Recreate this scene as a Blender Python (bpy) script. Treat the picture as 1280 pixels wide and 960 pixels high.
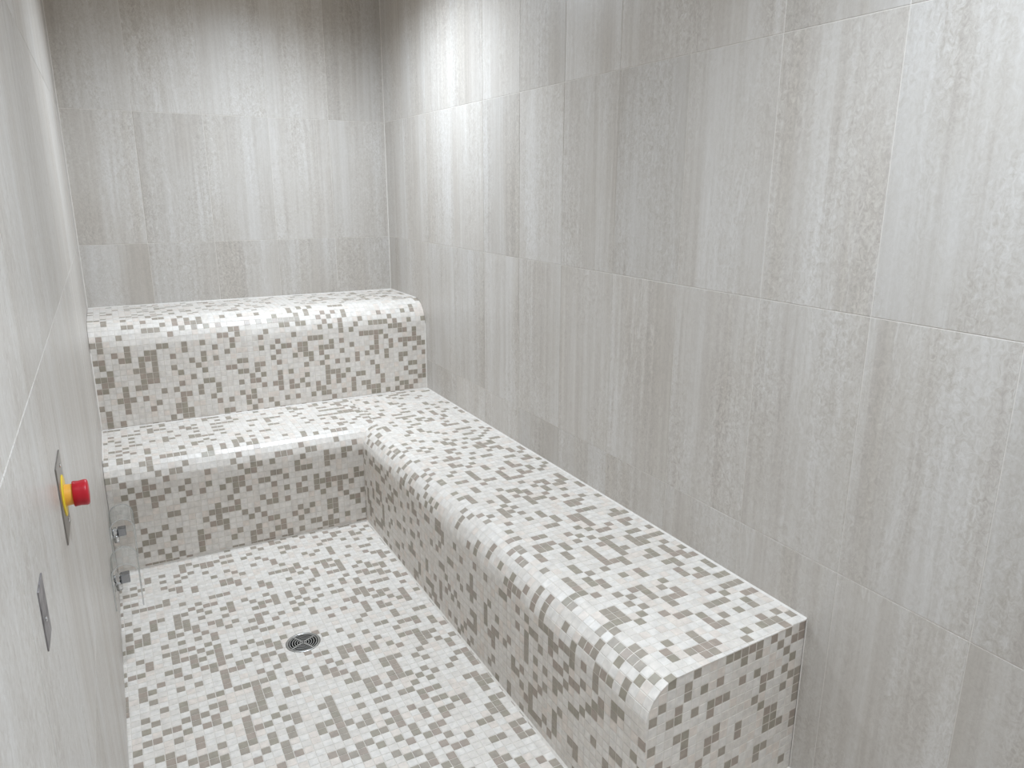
import bpy, bmesh, math, random
from mathutils import Vector, Matrix

# ---------------------------------------------------------------- clear
for o in list(bpy.data.objects):
    bpy.data.objects.remove(o)
scene = bpy.context.scene
COL = scene.collection
random.seed(7)

# ---------------------------------------------------------------- room measures (metres)
W = 1.4886            # width between the side walls (x), back wall at y = 0
CEIL = 2.45
YF = -4.40            # wall behind the photographer
TH, TW = 0.5915, 0.3005   # wall tile pitch
ZB = 1.1742           # a horizontal wall joint
ZU, DU, RU = 0.8819, 0.4966, 0.115    # upper bench: height, depth, edge radius
ZL, DL, RL = 0.4258, 0.9902, 0.088    # lower bench
WR = 0.5043           # width of the long side bench
YR, YR2 = -2.9085, -2.9327            # its end: at the wall / at the front
P = W / 60.0          # mosaic pitch
GAP = 0.0021

# ---------------------------------------------------------------- camera
F = 920.47
CAM = Vector((0.10784, -3.94773, 1.43207))
yaw, pit, rol = 0.499456, -0.260137, 0.0022
fw = Vector((math.sin(yaw) * math.cos(pit), math.cos(yaw) * math.cos(pit), math.sin(pit)))
r0 = Vector((math.cos(yaw), -math.sin(yaw), 0)); u0 = r0.cross(fw)
rt = r0 * math.cos(rol) + u0 * math.sin(rol)
up = -r0 * math.sin(rol) + u0 * math.cos(rol)
cd = bpy.data.cameras.new('camera'); cam = bpy.data.objects.new('camera', cd); COL.objects.link(cam)
cd.sensor_width = 36; cd.lens = F / 1280 * 36; cd.clip_start = 0.01
cam.matrix_world = Matrix(((rt.x, up.x, -fw.x, CAM.x), (rt.y, up.y, -fw.y, CAM.y), (rt.z, up.z, -fw.z, CAM.z), (0, 0, 0, 1)))
scene.camera = cam

# ---------------------------------------------------------------- world, lamps, exposure
wd = bpy.data.worlds.new('world'); scene.world = wd; wd.use_nodes = True
wd.node_tree.nodes['Background'].inputs[0].default_value = (0.8, 0.9, 1, 1)
wd.node_tree.nodes['Background'].inputs[1].default_value = 0.0
def downlight(x, y, power, deg, blend=0.6, r=0.06):
    l = bpy.data.lights.new('downlight', 'SPOT'); l.energy = power; l.spot_size = math.radians(deg)
    l.spot_blend = blend; l.shadow_soft_size = r; l.color = (0.80, 0.899, 1.0)
    o = bpy.data.objects.new('downlight', l); COL.objects.link(o); o.location = (x, y, CEIL - 0.01)
downlight(0.88, -0.93, 52, 163, 0.9)
downlight(0.74, -3.40, 53, 161, 0.9)
vs = scene.view_settings
scene.display_settings.display_device = 'sRGB'
vs.view_transform = 'Standard'; vs.look = 'None'; vs.gamma = 1; vs.use_curve_mapping = False
vs.exposure = 1.47

# ---------------------------------------------------------------- materials
def mat(name, color, rough=0.4, metal=0.0, spec=0.5):
    m = bpy.data.materials.new(name); m.use_nodes = True
    b = m.node_tree.nodes['Principled BSDF']
    b.inputs['Base Color'].default_value = (*color, 1); b.inputs['Roughness'].default_value = rough
    b.inputs['Metallic'].default_value = metal; b.inputs['Specular IOR Level'].default_value = spec
    return m
def N(nt, t, **kw):
    n = nt.nodes.new(t)
    for k, v in kw.items(): setattr(n, k, v)
    return n
def ramp(nt, stops):
    r = N(nt, 'ShaderNodeValToRGB'); e = r.color_ramp.elements
    e[0].position, e[0].color = stops[0][0], (*stops[0][1], 1)
    e[1].position, e[1].color = stops[-1][0], (*stops[-1][1], 1)
    for p_, c in stops[1:-1]:
        q = e.new(p_); q.color = (*c, 1)
    return r
def mix(nt, a, b, fac, mode='MIX'):
    m = N(nt, 'ShaderNodeMix', data_type='RGBA', blend_type=mode)
    for sock, v in ((m.inputs[0], fac), (m.inputs[6], a), (m.inputs[7], b)):
        if isinstance(v, (int, float)): sock.default_value = v
        elif isinstance(v, tuple): sock.default_value = (*v, 1)
        else: nt.links.new(v, sock)
    return m.outputs[2]
def stone(name):
    """grey vein-cut porcelain: vertical bands, wandering veins, fine pitted grain; varies per tile"""
    m = mat(name, (0.5, 0.5, 0.5), 0.36); nt = m.node_tree; L = nt.links.new
    b = nt.nodes['Principled BSDF']
    tc = N(nt, 'ShaderNodeTexCoord'); oi = N(nt, 'ShaderNodeObjectInfo')
    off = N(nt, 'ShaderNodeVectorMath', operation='SCALE'); off.inputs[0].default_value = (37.0, 11.0, 23.0)
    L(oi.outputs['Random'], off.inputs['Scale'])
    add = N(nt, 'ShaderNodeVectorMath', operation='ADD'); L(tc.outputs['Object'], add.inputs[0]); L(off.outputs[0], add.inputs[1])
    def noise(sx, sz, scale, detail=4, rough=0.55, dist=0.0):
        mp = N(nt, 'ShaderNodeMapping'); mp.inputs['Scale'].default_value = (sx, 1.0, sz); L(add.outputs[0], mp.inputs[0])
        n = N(nt, 'ShaderNodeTexNoise'); n.inputs['Scale'].default_value = scale; n.inputs['Detail'].default_value = detail
        n.inputs['Roughness'].default_value = rough; n.inputs['Distortion'].default_value = dist
        L(mp.outputs[0], n.inputs['Vector']); return n.outputs[0]
    def scaled(sock, k):
        m_ = N(nt, 'ShaderNodeMath', operation='MULTIPLY'); L(sock, m_.inputs[0])
        if isinstance(k, (int, float)): m_.inputs[1].default_value = k
        else: L(k, m_.inputs[1])
        return m_.outputs[0]
    # broad vertical bands with fairly crisp edges
    bands = ramp(nt, [(0.36, (0.520, 0.481, 0.438)), (0.44, (0.540, 0.503, 0.464)), (0.462, (0.563, 0.529, 0.492)), (0.53, (0.553, 0.518, 0.480)), (0.55, (0.580, 0.548, 0.513)), (0.66, (0.600, 0.570, 0.538))])
    L(noise(1, 0.035, 7.5, 4, 0.55, 0.35), bands.inputs[0])
    fine = ramp(nt, [(0.3, (0.44, 0.44, 0.44)), (0.7, (0.56, 0.56, 0.56))]); L(noise(1, 0.02, 60, 4, 0.6, 0.1), fine.inputs[0])
    # crinkled, pitted grain that comes and goes
    grain = ramp(nt, [(0.33, (0.30, 0.30, 0.295)), (0.5, (0.5, 0.5, 0.5)), (0.67, (0.68, 0.68, 0.685))]); L(noise(1, 0.7, 85, 7, 0.74, 1.3), grain.inputs[0])
    where = ramp(nt, [(0.38, (0.30, 0.30, 0.30)), (0.62, (1, 1, 1))]); L(noise(1, 0.25, 6, 3, 0.5, 0.3), where.inputs[0])
    cloud = ramp(nt, [(0.3, (0.455, 0.45, 0.44)), (0.7, (0.545, 0.548, 0.552))]); L(noise(1, 0.5, 4, 3, 0.5, 0.4), cloud.inputs[0])
    # wandering veins, light with a dark flank, only in some places
    vsrc = noise(1, 0.13, 6, 6, 0.66, 0.7)
    vn = ramp(nt, [(0.488, (0, 0, 0)), (0.5, (1, 1, 1)), (0.512, (0, 0, 0))]); L(vsrc, vn.inputs[0])
    dv = ramp(nt, [(0.470, (0, 0, 0)), (0.482, (1, 1, 1)), (0.492, (0, 0, 0))]); L(vsrc, dv.inputs[0])
    vmask = ramp(nt, [(0.45, (0, 0, 0)), (0.6, (1, 1, 1))]); L(noise(1, 0.2, 5, 2, 0.5, 0.0), vmask.inputs[0])
    c = mix(nt, bands.outputs[0], fine.outputs[0], 0.7, 'OVERLAY')
    c = mix(nt, c, grain.outputs[0], scaled(where.outputs[0], 0.66), 'OVERLAY')
    c = mix(nt, c, cloud.outputs[0], 0.6, 'OVERLAY')
    c = mix(nt, c, (0.74, 0.72, 0.70), scaled(scaled(vn.outputs[0], vmask.outputs[0]), 0.30))
    c = mix(nt, c, (0.46, 0.425, 0.38), scaled(scaled(dv.outputs[0], vmask.outputs[0]), 0.20))
    tone = N(nt, 'ShaderNodeMapRange'); L(oi.outputs['Random'], tone.inputs[0]); tone.inputs[3].default_value = 0.95; tone.inputs[4].default_value = 1.06
    hs = N(nt, 'ShaderNodeHueSaturation'); L(tone.outputs[0], hs.inputs['Value']); L(c, hs.inputs['Color'])
    L(hs.outputs[0], b.inputs['Base Color'])
    bp = N(nt, 'ShaderNodeBump'); bp.inputs['Strength'].default_value = 0.12; bp.inputs['Distance'].default_value = 0.002
    L(grain.outputs[0], bp.inputs['Height']); L(bp.outputs[0], b.inputs['Normal'])
    return m
def mosaic_mat(name, c, k=0.1):
    m = mat(name, c, 0.38); nt = m.node_tree; L = nt.links.new
    tc = N(nt, 'ShaderNodeNewGeometry'); n = N(nt, 'ShaderNodeTexNoise')
    n.inputs['Scale'].default_value = 60; n.inputs['Detail'].default_value = 4
    L(tc.outputs['Position'], n.inputs['Vector'])
    r = ramp(nt, [(0.3, tuple(x * (1 - k) for x in c)), (0.7, tuple(min(1, x * (1 + k)) for x in c))]); L(n.outputs[0], r.inputs[0])
    L(r.outputs[0], nt.nodes['Principled BSDF'].inputs['Base Color'])
    return m
def grainy(name, c, rough=0.8, scale=200, k=0.06):
    m = mosaic_mat(name, c, k); m.node_tree.nodes['Principled BSDF'].inputs['Roughness'].default_value = rough
    return m
STONE = stone('vein_cut_porcelain')
WGROUT = grainy('wall_grout', (0.72, 0.68, 0.635))
MGROUT = grainy('mosaic_grout', (0.76, 0.715, 0.66))
CAULK = grainy('white_caulk', (0.82, 0.78, 0.735), 0.5)
PLASTER = grainy('ceiling_paint', (0.78, 0.71, 0.63), 0.8)
MOS = [mosaic_mat('mosaic_white', (0.81, 0.77, 0.725)), mosaic_mat('mosaic_pale_grey', (0.77, 0.722, 0.67)),
       mosaic_mat('mosaic_cream', (0.785, 0.71, 0.645)),
       mosaic_mat('mosaic_taupe', (0.39, 0.342, 0.287)), mosaic_mat('mosaic_brown', (0.405, 0.338, 0.287)), mosaic_mat('mosaic_olive', (0.37, 0.332, 0.27))]
CHROME = mat('chrome', (0.75, 0.76, 0.77), 0.12, 1.0)
STEEL = grainy('brushed_steel', (0.34, 0.32, 0.30), 0.36); STEEL.node_tree.nodes['Principled BSDF'].inputs['Metallic'].default_value = 1
STEEL_RING = grainy('satin_steel', (0.45, 0.45, 0.44), 0.3); STEEL_RING.node_tree.nodes['Principled BSDF'].inputs['Metallic'].default_value = 1
STEEL_OLD = grainy('dull_steel', (0.30, 0.285, 0.29), 0.5, k=0.35); STEEL_OLD.node_tree.nodes['Principled BSDF'].inputs['Metallic'].default_value = 0.8
RED = grainy('red_plastic', (0.52, 0.008, 0.022), 0.4, k=0.05)
YELLOW = grainy('yellow_plastic', (0.85, 0.62, 0.03), 0.4, k=0.04)
AMBER = grainy('amber_plastic', (0.80, 0.42, 0.06), 0.4, k=0.04)
BLACK = grainy('dark_cavity', (0.012, 0.012, 0.012), 0.7)
def acrylic():
    m = bpy.data.materials.new('clear_acrylic'); m.use_nodes = True; nt = m.node_tree; nt.nodes.clear(); L = nt.links.new
    out = N(nt, 'ShaderNodeOutputMaterial'); tr = N(nt, 'ShaderNodeBsdfTransparent'); tr.inputs[0].default_value = (0.975, 0.98, 0.975, 1)
    gl = N(nt, 'ShaderNodeBsdfGlossy'); gl.inputs['Roughness'].default_value = 0.06
    df = N(nt, 'ShaderNodeBsdfDiffuse'); df.inputs[0].default_value = (0.75, 0.76, 0.75, 1)
    fr = N(nt, 'ShaderNodeMapRange'); lw = N(nt, 'ShaderNodeLayerWeight'); lw.inputs[0].default_value = 0.25; L(lw.outputs['Facing'], fr.inputs[0]); fr.inputs[3].default_value = 0.03; fr.inputs[4].default_value = 0.30
    m1 = N(nt, 'ShaderNodeMixShader'); m1.inputs[0].default_value = 0.085; L(tr.outputs[0], m1.inputs[1]); L(df.outputs[0], m1.inputs[2])
    m2 = N(nt, 'ShaderNodeMixShader'); L(fr.outputs[0], m2.inputs[0]); L(m1.outputs[0], m2.inputs[1]); L(gl.outputs[0], m2.inputs[2])
    L(m2.outputs[0], out.inputs[0]); return m
ACRYLIC = acrylic()
EDGE = mat('polished_acrylic_edge', (0.72, 0.72, 0.70), 0.2); EDGE.node_tree.nodes['Principled BSDF'].inputs['Alpha'].default_value = 0.5
DKCHROME = mat('dark_chrome', (0.36, 0.37, 0.39), 0.16, 1.0)

# ---------------------------------------------------------------- helpers
def link(name, me, parent=None, basis=None):
    o = bpy.data.objects.new(name, me); COL.objects.link(o)
    if parent: o.parent = parent
    if basis is not None: o.matrix_basis = basis
    return o
def mesh(name, verts, faces, mats, idx=None, smooth=False):
    me = bpy.data.meshes.new(name); me.from_pydata([tuple(v) for v in verts], [], faces)
    for m in (mats if isinstance(mats, (list, tuple)) else [mats]): me.materials.append(m)
    if idx: me.polygons.foreach_set('material_index', idx)
    if smooth: me.polygons.foreach_set('use_smooth', [True] * len(me.polygons))
    me.update(); return me
def bm_mesh(name, bm, m, smooth=False):
    bmesh.ops.recalc_face_normals(bm, faces=bm.faces)
    me = bpy.data.meshes.new(name); bm.to_mesh(me); bm.free(); me.materials.append(m)
    if smooth: me.polygons.foreach_set('use_smooth', [True] * len(me.polygons))
    return me
def box_bm(lo, hi, bev=0.0, seg=1):
    bm = bmesh.new(); bmesh.ops.create_cube(bm, size=1)
    for v in bm.verts: v.co = Vector((lo[i] + (v.co[i] + 0.5) * (hi[i] - lo[i]) for i in range(3)))
    if bev: bmesh.ops.bevel(bm, geom=bm.edges[:], offset=bev, segments=seg, affect='EDGES', profile=0.5)
    return bm
def box(name, lo, hi, m, parent=None, bev=0.0, seg=1):
    return link(name, bm_mesh(name, box_bm(lo, hi, bev, seg), m), parent)
def lathe(prof, n=40, axis='x'):
    """prof: (along, radius) pairs; closed at both ends where radius is 0"""
    bm = bmesh.new(); rings = []
    for a, r in prof:
        ring = []
        for k in range(n if r > 0 else 1):
            t = 2 * math.pi * k / n
            c, s = r * math.cos(t), r * math.sin(t)
            ring.append(bm.verts.new((a, c, s) if axis == 'x' else (c, s, a)))
        rings.append(ring)
    for A, B in zip(rings, rings[1:]):
        for k in range(n):
            q = [A[k % len(A)], A[(k + 1) % len(A)], B[(k + 1) % len(B)], B[k % len(B)]]
            q = list(dict.fromkeys(q))
            if len(q) > 2:
                try: bm.faces.new(q)
                except ValueError: pass
    return bm
def empty(name, loc, label=None, cat=None, kind=None, group=None):
    o = bpy.data.objects.new(name, None); COL.objects.link(o); o.location = loc; o.empty_display_size = 0.05
    if label: o['label'] = label
    if cat: o['category'] = cat
    if kind: o['kind'] = kind
    if group: o['group'] = group
    return o
def clip(poly, a, b, c):
    """keep a*x + b*y >= c"""
    out = []
    for i in range(len(poly)):
        p, q = poly[i], poly[(i + 1) % len(poly)]
        dp, dq = a * p[0] + b * p[1] - c, a * q[0] + b * q[1] - c
        if dp >= 0: out.append(p)
        if dp * dq < 0:
            t = dp / (dp - dq); out.append((p[0] + (q[0] - p[0]) * t, p[1] + (q[1] - p[1]) * t))
    return out
def area(poly):
    return 0.5 * abs(sum(p[0] * q[1] - q[0] * p[1] for p, q in zip(poly, poly[1:] + poly[:1])))
def inset(poly, d):
    """shrink a convex polygon"""
    cx = sum(p[0] for p in poly) / len(poly); cy = sum(p[1] for p in poly) / len(poly)
    out = list(poly)
    for p, q in zip(poly, poly[1:] + poly[:1]):
        ex, ey = q[0] - p[0], q[1] - p[1]; l = math.hypot(ex, ey)
        if l < 1e-6: continue
        nx, ny = -ey / l, ex / l
        if nx * (cx - p[0]) + ny * (cy - p[1]) < 0: nx, ny = -nx, -ny
        out = clip(out, nx, ny, nx * p[0] + ny * p[1] + d)
        if len(out) < 3: return []
    return out
def to_px(v):
    d = v - CAM; z = d.dot(fw)
    if z < 0.05: return None
    return (640 + F * d.dot(rt) / z, 480 - F * d.dot(up) / z)

# ---------------------------------------------------------------- mosaic
TILE_KEYS = []
#PATTERN_BEGIN
# which mosaic tiles are dark: per surface, per row (first column, row of tiles: # dark, . light, ? either)
PATTERN = {
    'floor': {
        0: (0, '...............?????.'),
        1: (0, '................????..'),
        2: (0, '........##....##..??#...'),
        3: (0, '........#.####....#....##.'),
        4: (0, '...#.#..#..##.##.#......##..'),
        5: (0, '...#...#.#.........#...#.....#'),
        6: (0, '.#...#..#..#........#..........'),
        7: (0, '..#....#......#...#..#....#.#.#..'),
        8: (0, '##...#......#..#.....#.....#..#..#.'),
        9: (0, '......##........#.....#.......#....##'),
        10: (0, '.......#.#...##.........#..............'),
        11: (0, '##.......#...###....#####..###..#..#....'),
        12: (0, '.....#.........#.......#.#..#.#.....##..'),
        13: (0, '.#####............#.....#.#.###......##.'),
        14: (0, '.......#...###..#.##..#...#...#..#...#..'),
        15: (0, '.........#.........#......#.###.#.#.....'),
        16: (0, '#.......#.##...........#.#........###.#.'),
        17: (0, '...##.##.#...#.#..#.....#.....#.##..#...'),
        18: (0, '.#.#..#...#.##..#..#.#.#.....#...###...'),
        19: (0, '#..#..##.#...#...###.#.#.#.#.#.#...##..'),
        20: (0, '#.#...##....#...##.#..#........#.....#'),
        21: (0, '.##..#.##.##.........#.#.#.##....###.#'),
        22: (0, '###..##.#..#.#..##....#.#.....##.....'),
        23: (0, '#........#..#..##..#.#........###....'),
        24: (0, '....#.#.#.#.....#.#....#....##.#.##..'),
        25: (0, '..........#...##.......#.#...#..##..#'),
        26: (0, '.#..####.#......##.#.......#..#...#.'),
        27: (0, '..#..#..#.#.#.......##...#....#.#..#'),
        28: (0, '..#..###.##...#...............#.##.'),
        29: (0, '##.....##.#..#.##.#..........#.....'),
        30: (0, '....##.#..##....##..?.#.....#....#'),
        31: (0, '.....#..###...#..#.???.#.#.......#'),
        32: (0, '.#.#..#..#..##.##..???........##..'),
        33: (0, '.##.......###..#.#..?.....#.#....'),
        34: (0, '.#...#.#..#......#..#...........#'),
        35: (0, '..#.......#...#.#....##.##...#...'),
        36: (0, '..........#....#........###.#...'),
        37: (0, '...#.#..##.#####.#.#..#.#.###.#.'),
        38: (0, '.#...#.......#....#..#.#..#....#..'),
        39: (0, '..#...#.##...##...##.##..##.......#?#'),
        40: (0, '.#...###.#...##.#.....##....###..#...#'),
        41: (0, '...##.#.#..###..##......#...##..#....#..'),
        42: (0, '.##..#.##...##.........##....#...#......'),
        43: (0, '#...#....#.#...#.........##.##.......##.'),
        44: (0, '......#....#..#.....#....##.###.#...#.##'),
        45: (0, '#.##..#....###.##..##..#.#.#...#.#.#..#.'),
        46: (2, '.##...#..#....#...#.........#.#.....##'),
        47: (3, '#.###..##.#.#....#..#.##.##..........'),
        48: (5, '.###.#..#.#..###.........###...##..'),
        49: (7, '.#...#.#...#.##.#.#....#......###'),
        50: (9, '..#???....##.##..#.#..##....##.'),
        51: (11, '.?????...#....##..#...##..#..'),
        52: (19, '....##.#..#.##.#....#'),
        53: (21, '##....#...#.....##.'),
        54: (22, '.#.#.#.##.....##..'),
        55: (24, '..#.##......##.#'),
        56: (26, '....#...##.#..'),
        57: (28, '.#..#......#'),
        58: (30, '##.....##.'),
        59: (32, '..##.#.'),
        60: (34, '...#'),
        61: (35, '...'),
    },
    'back': {
        14: (19, '#????????#????#???#'),
        15: (20, '#'),
        17: (17, '#??#?#??????###?????#'),
        18: (2, '...............#......##.......##.....'),
        19: (-1, '.....#.....#.........#.......#....#..#...'),
        20: (-1, '..#......##..###...#..#.......##.#.....##'),
        21: (0, '..##..#...#....#.##.#....#.....#..#..#..'),
        22: (0, '#..#.##....#......##........#....##.#...'),
        23: (0, '......#..###..##....###..#...#.#..##.#..'),
        24: (0, '.............#..##..##.#..#.#...##..#...'),
        25: (0, '.#....#.#.#....#...#.#.......#...#..#...'),
        26: (0, '##.######..#.#........#.............#...'),
        27: (0, '..#.#.#.#.##...#.#...#..#.....##....#...'),
        28: (0, '....#..#.....#.##....#####..............'),
        29: (0, '#..#..............#.#...#.#.....#..#....'),
        30: (0, '.##..##..#.#.....#.#...###....#..##.....'),
        31: (0, '.#...##...#.#..##......#...#...#..##....'),
        32: (0, '.....#.....#..#...#..#....##........#...'),
        33: (0, '#..#..#.##....##..##..#....#...#.#.#....'),
        34: (0, '.....###...#.#..#..#.......#..#.#.......'),
        35: (0, '##....#.#....##.####.##......#.#####....'),
    },
    'side': {
        0: (40, '.#....#.#.#.##.#.#...#.#....#.....??..##........#.#....##..........#....#..'),
        1: (40, '..#...#.#.#....##..#.#....#.##...........###...#...##.#.......#...#.#.......'),
        2: (39, '.##..##..#..##...###..#.#.##.#......#....##....#....#...##.....#..#......##...'),
        3: (39, '..##....#...#..##....##.#.......#..#...#.#......##....#...##.##..#..#.#.......'),
        4: (39, '..#..#.#.#...##.#.##.###...#....#.##.#....##...#..#...#....#.#..#..#..#..#...'),
        5: (39, '.......#..........#.......#.....#.##....##.#...##.###.....#.###.#..#..#..#.'),
        6: (39, '..#..#.#.............#..#.#.####.....#.#..#...#.........#...##...#...#...'),
        7: (39, '.#..#.....##.#......#####..#..##......#.....#.#...#.....#......#......'),
        8: (39, '....###...#.#..##.##...#.#..#.........#.##....####........#..#...#..'),
        9: (39, '.......#.##........#......#....##....###.##........##...#......##.'),
        10: (39, '..#....#...###..#..#####.#.#..#..##.....#.#....#......#....#.#..'),
        11: (39, '.####...#....#....#...........#............#...#.....#...#..#'),
        12: (39, '.##.......#.#...........##.......#.#.#.###....#.####..#..##'),
        13: (39, '..#......#.#.#.##.#...##..#.#.......#.#...............##.'),
        14: (39, '....#...#.......##.##....##.#.???..###..#...##..#...#..'),
        15: (39, '..##.....###..#..........##..????#..............#..#'),
        16: (39, '.........###...####....##..???????..#....###......'),
        17: (39, '#...##..##.....#.....#...??????????#.#.....#.#..'),
        18: (39, '.#.#####.#....##........????????????..#.#.....'),
        19: (39, '..#..#..#........#.#..????????????????.#....'),
        20: (40, '..#....###..#...#.#.???????????????????...'),
        21: (42, '#.###...#.....#.#..#'),
        22: (43, '...#.#.###.###......'),
        23: (45, '.#...#..##....#.#.'),
        24: (46, '..#..#..#..##....'),
        25: (47, '..##.##..#..#.#.'),
        26: (49, '..#.......#...'),
        27: (50, '..##.#.#.#...'),
        28: (52, '.#.....#...'),
        29: (53, '..#.#.....'),
        30: (55, '.#...#.#'),
        31: (56, '.##..##'),
        32: (58, '#.#..'),
        33: (59, '#...'),
        34: (61, '..'),
        35: (62, '.'),
    },
    'end': {
        0: (0, '#.#.#.#####...#..#.'),
        1: (0, '##.#..#.#......#....'),
        2: (0, '..#........#.#.#..#..'),
        3: (0, '.#....#.#.......#..#.'),
        4: (0, '..#.##....###.#.##...'),
        5: (0, '##...#......#........'),
        6: (0, '#.#...#........##..#.'),
        7: (0, '#....#.....#...#.....'),
        8: (0, '#..##...#..##..#..#'),
        9: (0, '...##...#...#....'),
        10: (0, '#.###.....#..#'),
        11: (0, '#...........'),
        12: (0, '....##..##'),
        13: (0, '.....#..'),
        14: (0, '......'),
        15: (0, '.#..'),
        16: (0, '..'),
    },
    'upper': {
        12: (12, '..'),
        13: (10, '.....'),
        14: (8, '.......'),
        15: (6, '.........'),
        16: (2, '..............'),
        17: (0, '................????????????...????#??#...#.#??????????..#..'),
        18: (0, '..#.............??#.#..#.#...#............###??.#....##.....'),
        19: (0, '..#.#....#......#..#.#...######.#.#....#.#.#.#...###........'),
        20: (0, '.......#.....#...#..#...##.##.......##.........#.......#..#.'),
        21: (0, '#..#..#.####..#..#.#.#.........#....#.##..................##'),
        22: (0, '.....###.......#.#........#.....#....#....#..#..##....#...#.'),
        23: (0, '..#.##...#####.......###.....#.......#..#....#....##..#.#...'),
        24: (0, '..#.....#.#......#.#....##.##.#.#.....#...#....#..###.##..##'),
        25: (0, '.#####.#..#....#...###..##...#..........#.#.#.....#.#.....#.'),
        26: (0, '##..#..#..##.....#...#.##.#...#....##......#...#..#.##...#..'),
        27: (0, '..#.....#.#.#.#.....#..#.....#..##...##...#...#...###....###'),
        28: (0, '#...##..#.....#.#.#..#..#........#.##.......#.....###....##.'),
        29: (0, '.....#.....#........#......#.#..#.#......##...#.....##.#..##'),
        30: (0, '..##......#.....#.###...#....#...##.#...#..#...#.#.....#....'),
        31: (0, '#...#.....#..##..##.#....#.#.##.#.......#..#.##.....#.###...'),
        32: (0, '#.##.....#.....#..#.#.#.#.##.#....#.#....#....#...#....#...#'),
        33: (0, '##....#..#..##.#.....##...........##..#.#.....##...#...#..#.'),
        34: (0, '..#.##....###..#.#..##.#..#.#..#.#.#.........###..........#.'),
        35: (0, '...##.#.#.##.......#..........#...#...##.....##.#.......#.#.'),
        36: (0, '.....#.#............##...#...#..#.##.#.#..????.###.#....#.#.'),
    },
}
#PATTERN_END
class Mosaic:
    def __init__(self): self.t = []
    def add(self, org, u, v, n, poly, dark=0.215, key=None):
        """poly in (u, v) metres about org, the joint cell; the tile is the cell less the joint"""
        poly = inset(poly, GAP / 2)
        if len(poly) < 3 or area(poly) < 1.2e-5: return
        is_dark = random.random() < dark
        if key:
            TILE_KEYS.append((key, org + u * (sum(p[0] for p in poly) / len(poly)) + v * (sum(p[1] for p in poly) / len(poly)), n))
            line = PATTERN.get(key[0], {}).get(key[1])
            if line:
                ch = line[1][key[2] - line[0]] if 0 <= key[2] - line[0] < len(line[1]) else '?'
                if ch != '?': is_dark = ch == '#'
        tone = random.choice((3, 3, 4, 5)) if is_dark else random.choice((0, 0, 0, 1, 1, 2))
        self.t.append((org, u, v, n, poly, tone))
    @staticmethod
    def shell(poly):
        top = inset(poly, 0.0005)
        if len(top) != len(poly): top = poly
        k = len(poly)
        vs = [(p[0], p[1], 0.0) for p in top] + [(p[0], p[1], -0.0005) for p in poly] + [(p[0], p[1], -0.003) for p in poly]
        fs = [tuple(range(k))]
        for r in (0, k):
            for i in range(k):
                j = (i + 1) % k; fs.append((r + i, r + k + i, r + k + j, r + j))
        return vs, fs
    def build(self, parent, limit=300):
        loc = parent.location; scored = []
        for i, (o, u, v, n, poly, tone) in enumerate(self.t):
            pts = [to_px(o + u * a + v * b) for a, b in poly]; s = 0
            if None not in pts and n.dot(CAM - o) > 0:
                q = [(p[0], p[1]) for p in pts]
                for a, b, c in ((1, 0, 0), (-1, 0, -1280), (0, 1, 0), (0, -1, -960)):
                    if q: q = clip(q, a, b, c)
                s = area(q) if len(q) > 2 else 0
            scored.append((s, i))
        big = set(i for s, i in sorted(scored, reverse=True)[:limit] if s > 0)
        V, Fc, M = [], [], []; shared = {}
        full = (P - GAP) ** 2
        for i, (o, u, v, n, poly, tone) in enumerate(self.t):
            if sum((q[0] - p[0]) * (q[1] + p[1]) for p, q in zip(poly, poly[1:] + poly[:1])) > 0: poly = poly[::-1]
            if i in big:
                cx = sum(p[0] for p in poly) / len(poly); cy = sum(p[1] for p in poly) / len(poly)
                loc_poly = [(p[0] - cx, p[1] - cy) for p in poly]
                whole = len(poly) == 4 and area(poly) > full * 0.985
                if whole:
                    me = shared.get(tone)
                    if me is None: me = shared[tone] = mesh('tile', *self.shell(loc_poly), MOS[tone])
                else: me = mesh('tile', *self.shell(loc_poly), MOS[tone])
                w = o + u * cx + v * cy - loc
                link('tile', me, parent, Matrix(((u.x, v.x, n.x, w.x), (u.y, v.y, n.y, w.y), (u.z, v.z, n.z, w.z), (0, 0, 0, 1))))
            else:
                vs, fs = self.shell(poly); b = len(V)
                for a, bb, c in vs: V.append(o + u * a + v * bb + n * c - loc)
                for f in fs: Fc.append(tuple(b + k for k in f)); M.append(tone)
        if V:
            o = link('mosaic_tiles', mesh('mosaic_tiles', V, Fc, MOS, M), parent); o['kind'] = 'stuff'
def path_rows(path):
    """cut a polyline into chords one mosaic pitch long; gives (a, b, length, arc start)"""
    rows, cur, i, pos = [], path[0], 1, 0.0
    while i < len(path):
        need, j, here = P, i, cur
        while j < len(path) and (path[j] - cur).length < P: j += 1
        if j >= len(path):
            rows.append((cur, path[-1])); break
        a, b = path[j - 1] if j > i else cur, path[j]
        lo, hi = 0.0, 1.0
        for _ in range(40):
            m = (lo + hi) / 2
            if (a + (b - a) * m - cur).length < P: lo = m
            else: hi = m
        nx = a + (b - a) * hi
        rows.append((cur, nx)); cur = nx; i = j
    return rows
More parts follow.
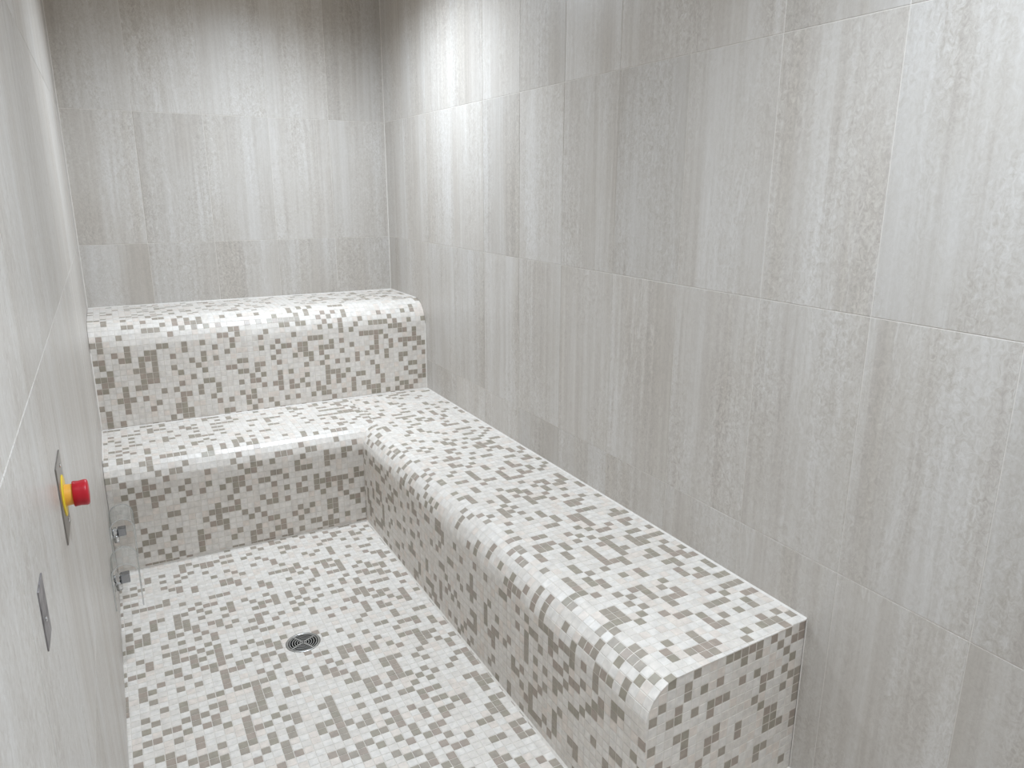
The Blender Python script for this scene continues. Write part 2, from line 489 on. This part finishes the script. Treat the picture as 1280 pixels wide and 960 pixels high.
def sweep(ms, rows, t_dir, t_lo, t_hi, t0, name, first=0, dark=0.215):
    """rows: list of (A, B) points at t = 0; t_lo / t_hi: functions of a point giving the ends along t_dir; t0: grid origin"""
    for r, (A, B) in enumerate(rows):
        v = (B - A); l = v.length
        if l < 0.004: continue
        v = v / l; n = t_dir.cross(v).normalized()
        la, lb, ha, hb = t_lo(A), t_lo(B), t_hi(A), t_hi(B)
        k0 = math.floor((min(la, lb) - t0) / P); k1 = math.ceil((max(ha, hb) - t0) / P)
        for k in range(k0, k1):
            t = t0 + k * P
            poly = [(0, 0), (P, 0), (P, l), (0, l)]
            # limits as half planes in (tt, s): tt + t >= la + (lb-la) s/l
            poly = clip(poly, 1, -(lb - la) / l, la - t)
            if poly: poly = clip(poly, -1, (hb - ha) / l, t - ha)
            if len(poly) < 3: continue
            ms.add(A + t_dir * t, t_dir, v, n, poly, dark, (name, first + r, k))
EPS = 0.0012
def arc_profile(front, top, r, back, bottom, n=14):
    """(depth, height) points: flat top from back to the rounded edge, then down the face; front is smaller than back"""
    pts = [(back, top)]
    for k in range(n + 1):
        a = math.pi / 2 * k / n
        pts.append((front + r - r * math.sin(a), top - r + r * math.cos(a)))
    pts.append((front, bottom)); return pts

# ---------------------------------------------------------------- walls
zs = [0.0, ZB - TH, ZB, ZB + TH, ZB + 2 * TH, CEIL]
tile_meshes = {}
def wall_tile(w, h):
    key = (round(w, 4), round(h, 4))
    if key not in tile_meshes:
        g = 0.0009
        tile_meshes[key] = bm_mesh('tile', box_bm((-w / 2 + g, 0, -h / 2 + g), (w / 2 - g, 0.006, h / 2 - g), 0.0006), STONE)
    return tile_meshes[key]
def tiled_wall(name, slab_lo, slab_hi, org, along, cuts, rot, skip=None):
    """org + along * t is the tile face line; local tile: x along the wall, front at y = 0, z up"""
    w = box(name, slab_lo, slab_hi, WGROUT); w['kind'] = 'structure'
    for a, b in zip(cuts, cuts[1:]):
        for z0, z1 in zip(zs, zs[1:]):
            if skip and skip(a, b, z0, z1): continue
            c = org + along * ((a + b) / 2) + Vector((0, 0, (z0 + z1) / 2))
            link('tile', wall_tile(b - a, z1 - z0), w, Matrix.Translation(c) @ Matrix.Rotation(rot, 4, 'Z'))
    return w
T = 0.10; D = 0.0009
xs = [W - 0.3 * k for k in range(5)] + [0.0]; xs = xs[::-1]
wb = tiled_wall('wall_back', (-T, D, 0), (W + T, T, CEIL), Vector((0, 0, 0)), Vector((1, 0, 0)), xs, 0.0, lambda a, b, z0, z1: z1 < ZU)
ys = [0.0] + [1.471 - 4 * TW + TW * k for k in range(0, 40) if 1.471 - 4 * TW + TW * k < -YF] + [-YF]
wr = tiled_wall('wall_right', (W + D, YF - T, 0), (W + T, D, CEIL), Vector((W, 0, 0)), Vector((0, -1, 0)), ys, -math.pi / 2,
                lambda a, b, z0, z1: z1 < ZU and b < DU)
yl = [0.0] + [0.16 + TW * k for k in range(0, 40) if 0.16 + TW * k < -YF - 0.02] + [-YF]
wl = tiled_wall('wall_left', (-T, YF - T, 0), (-D, D, CEIL), Vector((0, 0, 0)), Vector((0, -1, 0)), yl, math.pi / 2)
# local -y of a tile is its front; turn so that it faces the room
wf = box('wall_front', (0, YF - T, 0), (W, YF, CEIL), STONE); wf['kind'] = 'structure'
ce = box('ceiling', (-T, YF - T, CEIL), (W + T, T, CEIL + T), PLASTER); ce['kind'] = 'structure'
def bead(name, a, b, d1, d2, s, parent, m=CAULK):
    """triangular caulk bead from a to b filling the corner between directions d1 and d2"""
    loc = parent.matrix_basis.translation if parent else Vector((0, 0, 0))
    a, b, d1, d2 = (Vector(x) for x in (a, b, d1, d2))
    a = a + (d1 + d2) * 0.0003; b = b + (d1 + d2) * 0.0003
    v = [a, a + d1 * s, a + d2 * s, b, b + d1 * s, b + d2 * s]
    bm = bmesh.new(); q = [bm.verts.new(x - loc) for x in v]
    for f in ((0, 1, 2), (3, 5, 4), (0, 3, 4, 1), (1, 4, 5, 2), (2, 5, 3, 0)): bm.faces.new([q[k] for k in f])
    return link(name, bm_mesh(name, bm, m), parent)
bead('corner_grout', (W, 0, ZU + 0.006), (W, 0, CEIL), (-1, 0, 0), (0, -1, 0), 0.0035, wb, WGROUT)
bead('corner_grout', (0, 0, ZU + 0.006), (0, 0, CEIL), (1, 0, 0), (0, -1, 0), 0.0035, wb, WGROUT)

# ---------------------------------------------------------------- floor with a round drain hole
DR = Vector((0.519, -1.777, 0)); RH = 0.047
REC = -0.0011
def floor_slab():
    bm = bmesh.new(); q = 0.08; n = 32
    x0, x1, y0, y1 = -T, W + T, YF - T, T
    def face(*p): bm.faces.new([bm.verts.new(c) for c in p])
    for a, b, c, d in ((x0, DR.x - q, y0, y1), (DR.x + q, x1, y0, y1), (DR.x - q, DR.x + q, y0, DR.y - q), (DR.x - q, DR.x + q, DR.y + q, y1)):
        face((a, c, REC), (b, c, REC), (b, d, REC), (a, d, REC))
    ci, sq, bo = [], [], []
    for k in range(n):
        t = 2 * math.pi * k / n; c, s = math.cos(t), math.sin(t); m = q / max(abs(c), abs(s))
        ci.append(bm.verts.new((DR.x + RH * c, DR.y + RH * s, REC))); sq.append(bm.verts.new((DR.x + m * c, DR.y + m * s, REC)))
        bo.append(bm.verts.new((DR.x + RH * c, DR.y + RH * s, -T)))
    for k in range(n):
        j = (k + 1) % n
        bm.faces.new((ci[k], sq[k], sq[j], ci[j])); bm.faces.new((bo[k], ci[k], ci[j], bo[j]))
    face((x0, y0, -T), (x1, y0, -T), (x1, y1, -T), (x0, y1, -T))
    for a, b in (((x0, y0), (x1, y0)), ((x1, y0), (x1, y1)), ((x1, y1), (x0, y1)), ((x0, y1), (x0, y0))):
        face((*a, REC), (*a, -T), (*b, -T), (*b, REC))
    bmesh.ops.remove_doubles(bm, verts=bm.verts, dist=1e-5)
    return bm_mesh('floor', bm, MGROUT)
fl = link('floor', floor_slab()); fl['kind'] = 'structure'
ms = Mosaic()
X, Y, Z = Vector((1, 0, 0)), Vector((0, 1, 0)), Vector((0, 0, 1))
xe = W - WR
for i in range(61):
    for j in range(int((-DL - YF) / P) + 1):
        x, y = i * P + 0.010, -DL - (j + 1) * P + 0.006
        poly = [(0, 0), (P, 0), (P, P), (0, P)]
        poly = clip(poly, 0, -1, -(-DL - y))
        if poly: poly = clip(poly, 0, 1, YF - y)
        lim = xe if y + P > YR2 else W
        if poly and x + P > lim: poly = clip(poly, -1, 0, -(lim - x))
        if i == 0: poly = [(max(p[0], -0.010 + 0), p[1]) for p in poly]
        if len(poly) < 3: continue
        d = Vector((x + P / 2 - DR.x, y + P / 2 - DR.y, 0))
        if d.length < 0.09:
            dn = d.normalized() if d.length > 1e-4 else X
            poly = clip(poly, dn.x, dn.y, dn.x * (DR.x - x) + dn.y * (DR.y - y) + 0.052)
            if len(poly) < 3: continue
        ms.add(Vector((x, y, 0)), X, Y, Z, poly, 0.25, ('floor', j, i))
for j in range(int((-DL - YF) / P) + 1):      # narrow cut tiles along the left wall
    y = -DL - (j + 1) * P + 0.006
    if y < YF: continue
    ms.add(Vector((0, y, 0)), X, Y, Z, [(0, 0), (0.010, 0), (0.010, P), (0, P)], 0.25)
ms.build(fl)

# ---------------------------------------------------------------- lower bench: along the back and down the right side
lb = empty('corner_bench', ((W + xe) / 2, -DL, 0), 'low L-shaped mosaic bench with rounded front edge running along the stone wall', 'bench')
e = 0.0011        # body lies this far behind the tile faces
profb = arc_profile(-DL + e, ZL - e, RL - e, -DU - EPS, 0.0)
profr = arc_profile(xe + e, ZL - e, RL - e, W - EPS, 0.0)
def lower_body():
    bm = bmesh.new(); lo = lb.location
    def yend(x): return YR + (W - x) / WR * (YR2 - YR) + 0.0022
    # back run, left wall to mitre
    ra, rb = [], []
    for d, z in profb:
        ra.append(bm.verts.new(Vector((EPS, d, z)) - lo))
        rb.append(bm.verts.new(Vector((min(xe + e + (d + DL - e), xe + RL) if z < ZL - e - 1e-6 else xe + RL, d, z)) - lo))
    for k in range(len(ra) - 1): bm.faces.new((ra[k], ra[k + 1], rb[k + 1], rb[k]))
    # side run
    rc, rd = [], []
    for d, z in profr:
        yb = -DL + e + (d - xe - e) if z < ZL - e - 1e-6 else (-DL + RL if d < W - 0.01 else -DU - EPS)
        rc.append(bm.verts.new(Vector((d, yend(d), z)) - lo)); rd.append(bm.verts.new(Vector((d, yb, z)) - lo))
    c0 = bm.verts.new(Vector((xe + RL, -DU - EPS, ZL - e)) - lo)
    for k in range(1, len(rc) - 1): bm.faces.new((rc[k], rc[k + 1], rd[k + 1], rd[k]))
    bm.faces.new((rc[0], rc[1], rd[1], c0, rd[0]))
    # end face and hidden sides
    cb = bm.verts.new(Vector((W - EPS, yend(W), 0)) - lo); db = bm.verts.new(Vector((W - EPS, -DU - EPS, 0)) - lo)
    ab = bm.verts.new(Vector((EPS, -DU - EPS, 0)) - lo)
    bm.faces.new(list(reversed(rc)) + [cb]); bm.faces.new((rc[0], rd[0], db, cb)); bm.faces.new(ra + [ab])
    bm.faces.new((ab, db, rd[0], c0, ra[0]))
    bm.faces.new((ab, ra[-1], rb[-1], rd[-1], rc[-1], cb, db))
    bmesh.ops.remove_doubles(bm, verts=bm.verts, dist=2e-4)
    return bm_mesh('body', bm, MGROUT)
link('body', lower_body(), lb)
ms = Mosaic()
pb = arc_profile(-DL, ZL, RL, -DU, 0.0); pr = arc_profile(xe, ZL, RL, W, 0.0)
# back run: t along +x
rows = path_rows([Vector((0, d, z)) for d, z in pb])
def back_hi(p): return xe + RL if p.z > ZL - 1e-5 else min(xe + RL, xe + (p.y + DL))
rows_b = rows
# t_dir x (row direction) must point out of the bench: row runs towards -y then -z, so t = -x
sweep(ms, [(A, B) for A, B in rows_b], -X, lambda p: -back_hi(p), lambda p: 0.0, -xe - 0.004, 'back')
# side run: t along y; row runs towards -x then -z; outwards normal = t x v, with t = +y: y x (-x) = +z
rows = path_rows([Vector((d, 0, z)) for d, z in pr])
def side_lo(p): return YR + (W - p.x) / WR * (YR2 - YR)
def side_hi(p): return -DU if p.z > ZL - 1e-5 else min(-DL + RL, -DL + (p.x - xe))
flat = [r for r in rows if r[0].z > ZL - 1e-5 and r[1].z > ZL - 1e-5 and r[1].x > xe + RL - 1e-4]
rest = rows[len(flat):]
sweep(ms, flat, Y, side_lo, side_hi, YR - 40 * P, 'side')
def side_hi2(p): return min(-DL + RL, -DL + (p.x - xe))
sweep(ms, rest, Y, side_lo, side_hi2, YR - 40 * P, 'side', len(flat))
# piece of tread between the mitre and the upper bench, over the partly curved row
if rest and rest[0][0].x > xe + RL:
    A = rest[0][0]; w_ = A.x - (xe + RL)
    yy = -DL + RL
    while yy < -DU and w_ > 0.004:
        hgt = min(P, -DU - yy)
        ms.add(Vector((xe + RL, yy, ZL)), X, Y, Z, [(0, 0), (w_, 0), (w_, hgt), (0, hgt)]); yy += P
# end face: a plane through (W, YR) and (xe, YR2), tiles recessed 2 mm under the top row
ed = Vector((xe - W, YR2 - YR, 0)); el = ed.length; ed /= el; en = ed.cross(-Z) ; en = en if en.y < 0 else -en
eo = Vector((W, YR, 0)) - en * 0.0018
prof2 = [((W - d) / WR * el, z - 0.0022) for d, z in pr]
for i in range(22):
    for j in range(19):
        x0, z1 = i * P, ZL - 0.0022 - j * P
        poly = [(x0, z1 - P), (x0 + P, z1 - P), (x0 + P, z1), (x0, z1)]
        for (a0, b0), (a1, b1) in zip(prof2, prof2[1:]):      # convex outline, keep the inside
            dx, dz = a1 - a0, b1 - b0
            poly = clip(poly, dz, -dx, dz * a0 - dx * b0) if poly else poly
        if poly: poly = clip(poly, 0, 1, 0.0)
        if len(poly) < 3: continue
        u = ed; v = Z
        if u.cross(v).dot(en) < 0:
            poly = [(-p[0], p[1]) for p in poly]; u = -ed
        ms.add(eo, u, v, en, poly, 0.23, ('end', j, i))
ms.build(lb)
bead('caulk_bead', (W, -DU - 0.005, ZL), (W, YR, ZL), (-1, 0, 0), (0, 0, 1), 0.0045, lb)
bead('caulk_bead', (W, YR, 0), (W, YR, ZL), (-1, 0, 0), (0, -1, 0), 0.0016, lb, MGROUT)
bead('caulk_bead', (0, -DU - 0.005, ZL), (0, -DL + RL, ZL), (1, 0, 0), (0, 0, 1), 0.004, lb)
bead('caulk_bead', (0.001, -DL, 0), (xe, -DL, 0), (0, -1, 0), (0, 0, 1), 0.004, lb, MGROUT)
bead('caulk_bead', (xe, YR2, 0), (xe, -DL, 0), (-1, 0, 0), (0, 0, 1), 0.004, lb, MGROUT)

# ---------------------------------------------------------------- upper bench against the back wall
ub = empty('step_bench', (W / 2, -DU, 0), 'tall mosaic step bench with rounded edge against the back stone wall', 'bench')
profu = arc_profile(-DU + e, ZU - e, RU - e, -EPS, 0.0)
def upper_body():
    bm = bmesh.new(); lo = ub.location
    a = [bm.verts.new(Vector((EPS, d, z)) - lo) for d, z in profu] + [bm.verts.new(Vector((EPS, -EPS, 0)) - lo)]
    b = [bm.verts.new(Vector((W - EPS, d, z)) - lo) for d, z in profu] + [bm.verts.new(Vector((W - EPS, -EPS, 0)) - lo)]
    n = len(a)
    for k in range(n): bm.faces.new((a[k], a[(k + 1) % n], b[(k + 1) % n], b[k]))
    bm.faces.new(a); bm.faces.new(b); return bm_mesh('body', bm, MGROUT)
link('body', upper_body(), ub)
ms = Mosaic()
rows = path_rows([Vector((0, d, z)) for d, z in arc_profile(-DU, ZU, RU, -0.0005, ZL)])
sweep(ms, rows, -X, lambda p: -W, lambda p: 0.0, -W, 'upper')
ms.build(ub)
bead('caulk_bead', (0.001, 0, ZU), (W - 0.001, 0, ZU), (0, -1, 0), (0, 0, 1), 0.004, ub)
bead('caulk_bead', (0.001, -DU - 0.0005, ZL + 0.0005), (W - 0.001, -DU - 0.0005, ZL + 0.0005), (0, -1, 0), (0, 0, 1), 0.004, lb)
bead('caulk_bead', (W, -0.001, ZU), (W, -DU + RU, ZU), (-1, 0, 0), (0, 0, 1), 0.004, ub)
bead('caulk_bead', (W, -DU, ZL + 0.006), (W, -DU, ZU - RU), (-1, 0, 0), (0, -1, 0), 0.004, ub)
bead('caulk_bead', (0, -DU, ZL + 0.006), (0, -DU, ZU - RU), (1, 0, 0), (0, -1, 0), 0.004, ub)

# ---------------------------------------------------------------- floor drain
dr = empty('floor_drain', DR, 'round chrome floor drain with concentric slots set in the mosaic floor', 'drain')
def annulus(r0_, r1_, z0, z1, n=48, a0=0.0, a1=2 * math.pi):
    bm = bmesh.new(); full = abs(a1 - a0 - 2 * math.pi) < 1e-6; cnt = n if full else n + 1; q = []
    for k in range(cnt):
        t = a0 + (a1 - a0) * k / n; c, s = math.cos(t), math.sin(t)
        q.append([bm.verts.new((r * c, r * s, z)) for r, z in ((r0_, z0), (r1_, z0), (r1_, z1), (r0_, z1))])
    for k in range(n):
        A, B = q[k], q[(k + 1) % cnt]
        for i in range(4): bm.faces.new((A[i], A[(i + 1) % 4], B[(i + 1) % 4], B[i]))
    if not full: bm.faces.new(q[0]); bm.faces.new(q[-1])
    return bm
link('flange', bm_mesh('flange', lathe([(-0.003, 0.0465), (0.0004, 0.0465), (0.0012, 0.0475), (0.0012, 0.0515), (0.0002, 0.055), (-0.003, 0.055)], 48, 'z'), STEEL_RING, True), dr)
for r in (0.009, 0.017, 0.025, 0.033, 0.041):
    link('grate_ring', bm_mesh('grate_ring', annulus(r, r + 0.0028, -0.002, 0.0006, 40), STEEL_RING), dr)
for k in range(4):
    a = math.radians(28 + 90 * k)
    bm = box_bm((0.0, -0.0025, -0.002), (0.0467, 0.0025, 0.0004))
    bmesh.ops.rotate(bm, verts=bm.verts, cent=(0, 0, 0), matrix=Matrix.Rotation(a, 3, 'Z'))
    link('grate_spoke', bm_mesh('grate_spoke', bm, STEEL_RING), dr)
link('sump', bm_mesh('sump', lathe([(-0.0035, 0.0465), (-0.06, 0.0465), (-0.06, 0.0)], 40, 'z'), BLACK), dr)

# ---------------------------------------------------------------- emergency stop button
es = empty('emergency_stop', (0, -2.648, 0.956), 'red mushroom push button on yellow collar and steel plate', 'button')
box('plate', (0.0, -0.054, -0.063), (0.0022, 0.046, 0.063), STEEL, es, 0.0006)
link('collar', bm_mesh('collar', lathe([(0.0022, 0.0), (0.0022, 0.0335), (0.0034, 0.0335), (0.0042, 0.032), (0.0042, 0.0)], 48), YELLOW, False), es)
link('neck', bm_mesh('neck', lathe([(0.0035, 0.0), (0.0035, 0.0175), (0.0105, 0.0170), (0.0165, 0.0165), (0.0165, 0.0)], 48), AMBER, False), es)
link('push_head', bm_mesh('push_head', lathe([(0.0150, 0.0), (0.0150, 0.0195), (0.0160, 0.0206), (0.024, 0.0200), (0.029, 0.0206), (0.0330, 0.0210), (0.0355, 0.0203), (0.0370, 0.0175), (0.0377, 0.010), (0.0379, 0.0)], 48), RED, True), es)
for z in (-0.047, 0.047):
    sc = link('screw', bm_mesh('screw', lathe([(0.002, 0.0), (0.002, 0.0036), (0.0036, 0.0032), (0.0044, 0.0)], 16), CHROME, True), es)
    sc.location = (0, 0.012, z)

# ---------------------------------------------------------------- blank steel plate nearer the entrance
bp = empty('cover_plate', (0, -3.07, 0.980), 'thin dull steel blank cover plate with one screw on the streaked wall', 'cover plate')
box('plate', (0.0, -0.024, -0.036), (0.0016, 0.024, 0.036), STEEL_OLD, bp, 0.0005)
sc = link('screw', bm_mesh('screw', lathe([(0.0012, 0.0), (0.0012, 0.003), (0.0026, 0.0027), (0.0032, 0.0)], 16), CHROME, True), bp)
sc.location = (0, -0.006, -0.006)

# ---------------------------------------------------------------- steam outlets under clear hoods
def hood_mesh(L, R=0.040, h=0.155, t=0.003):
    prof = []
    for rr in (R, R - t):
        seq = [(R - rr, -h)] + [(R - rr * math.cos(math.pi * k / 16), R * 0 - R + rr * math.sin(math.pi * k / 16)) for k in range(17)] + [(R + rr, -h)]
        prof.append(seq)
    bm = bmesh.new()
    def ring(y): return [[bm.verts.new((x, y, z)) for x, z in s] for s in prof]
    a, b = ring(0.0), ring(-L); n = len(prof[0])
    for s in (0, 1):
        for k in range(n - 1): bm.faces.new((a[s][k], a[s][k + 1], b[s][k + 1], b[s][k]))
    for q in (a, b):
        for k in range(n - 1): bm.faces.new((q[0][k], q[0][k + 1], q[1][k + 1], q[1][k]))
    for k in (0, n - 1): bm.faces.new((a[0][k], b[0][k], b[1][k], a[1][k]))
    return bm_mesh('hood', bm, ACRYLIC)
def outlet(y_far, L, label):
    o = empty('steam_outlet', (0, y_far, 0.30), label, 'steam outlet', group='steam outlets low on the wall')
    hd = link('hood', hood_mesh(L), o)
    for y0 in (0.0014, -L - 0.0006):        # polished edges of the sheet
        bm = bmesh.new(); q = []
        arc = [(0.0, -0.155)] + [(0.040 - 0.040 * math.cos(math.pi * k / 16), -0.040 + 0.040 * math.sin(math.pi * k / 16)) for k in range(17)] + [(0.080, -0.155)]
        inn = [(0.0038, -0.155)] + [(0.040 - 0.0362 * math.cos(math.pi * k / 16), -0.040 + 0.0362 * math.sin(math.pi * k / 16)) for k in range(17)] + [(0.0762, -0.155)]
        for (x1, z1), (x2, z2) in zip(arc, inn):
            q.append([bm.verts.new(c) for c in ((x1, y0, z1), (x2, y0, z2), (x2, y0 - 0.001, z2), (x1, y0 - 0.001, z1))])
        for A, B in zip(q, q[1:]):
            for i in range(4): bm.faces.new((A[i], A[(i + 1) % 4], B[(i + 1) % 4], B[i]))
        bm.faces.new(q[0]); bm.faces.new(q[-1])
        link('edge', bm_mesh('edge', bm, EDGE), hd)
    yc = -L * 0.72; zc = -0.062
    def at(name, bm, m, loc, sm=True):
        q = link(name, bm_mesh(name, bm, m, sm), o); q.location = loc; return q
    at('wall_flange', lathe([(0.0, 0.0), (0.0, 0.026), (0.003, 0.026), (0.007, 0.018), (0.010, 0.0)], 32), CHROME, (0.001, yc, zc))
    at('pipe', lathe([(0.004, 0.0), (0.004, 0.011), (0.026, 0.011), (0.026, 0.0)], 24), CHROME, (0.001, yc, zc))
    at('nut', lathe([(0.010, 0.0), (0.010, 0.017), (0.020, 0.017), (0.020, 0.0)], 6), CHROME, (0.001, yc, zc), False)
    at('nozzle', box_bm((0.024, -0.015, -0.015), (0.050, 0.015, 0.013), 0.002, 2), DKCHROME, (0.001, yc, zc), False)
    at('drain_cap', lathe([(-0.040, 0.0), (-0.040, 0.009), (-0.012, 0.012), (-0.008, 0.0)], 20, 'z'), CHROME, (0.018, yc, zc))
    return o
outlet(-1.045, 0.145, 'clear arched hood over a chrome steam nozzle, close beside the low bench')
outlet(-1.425, 0.130, 'clear arched hood over a chrome steam nozzle, standing away from the bench')
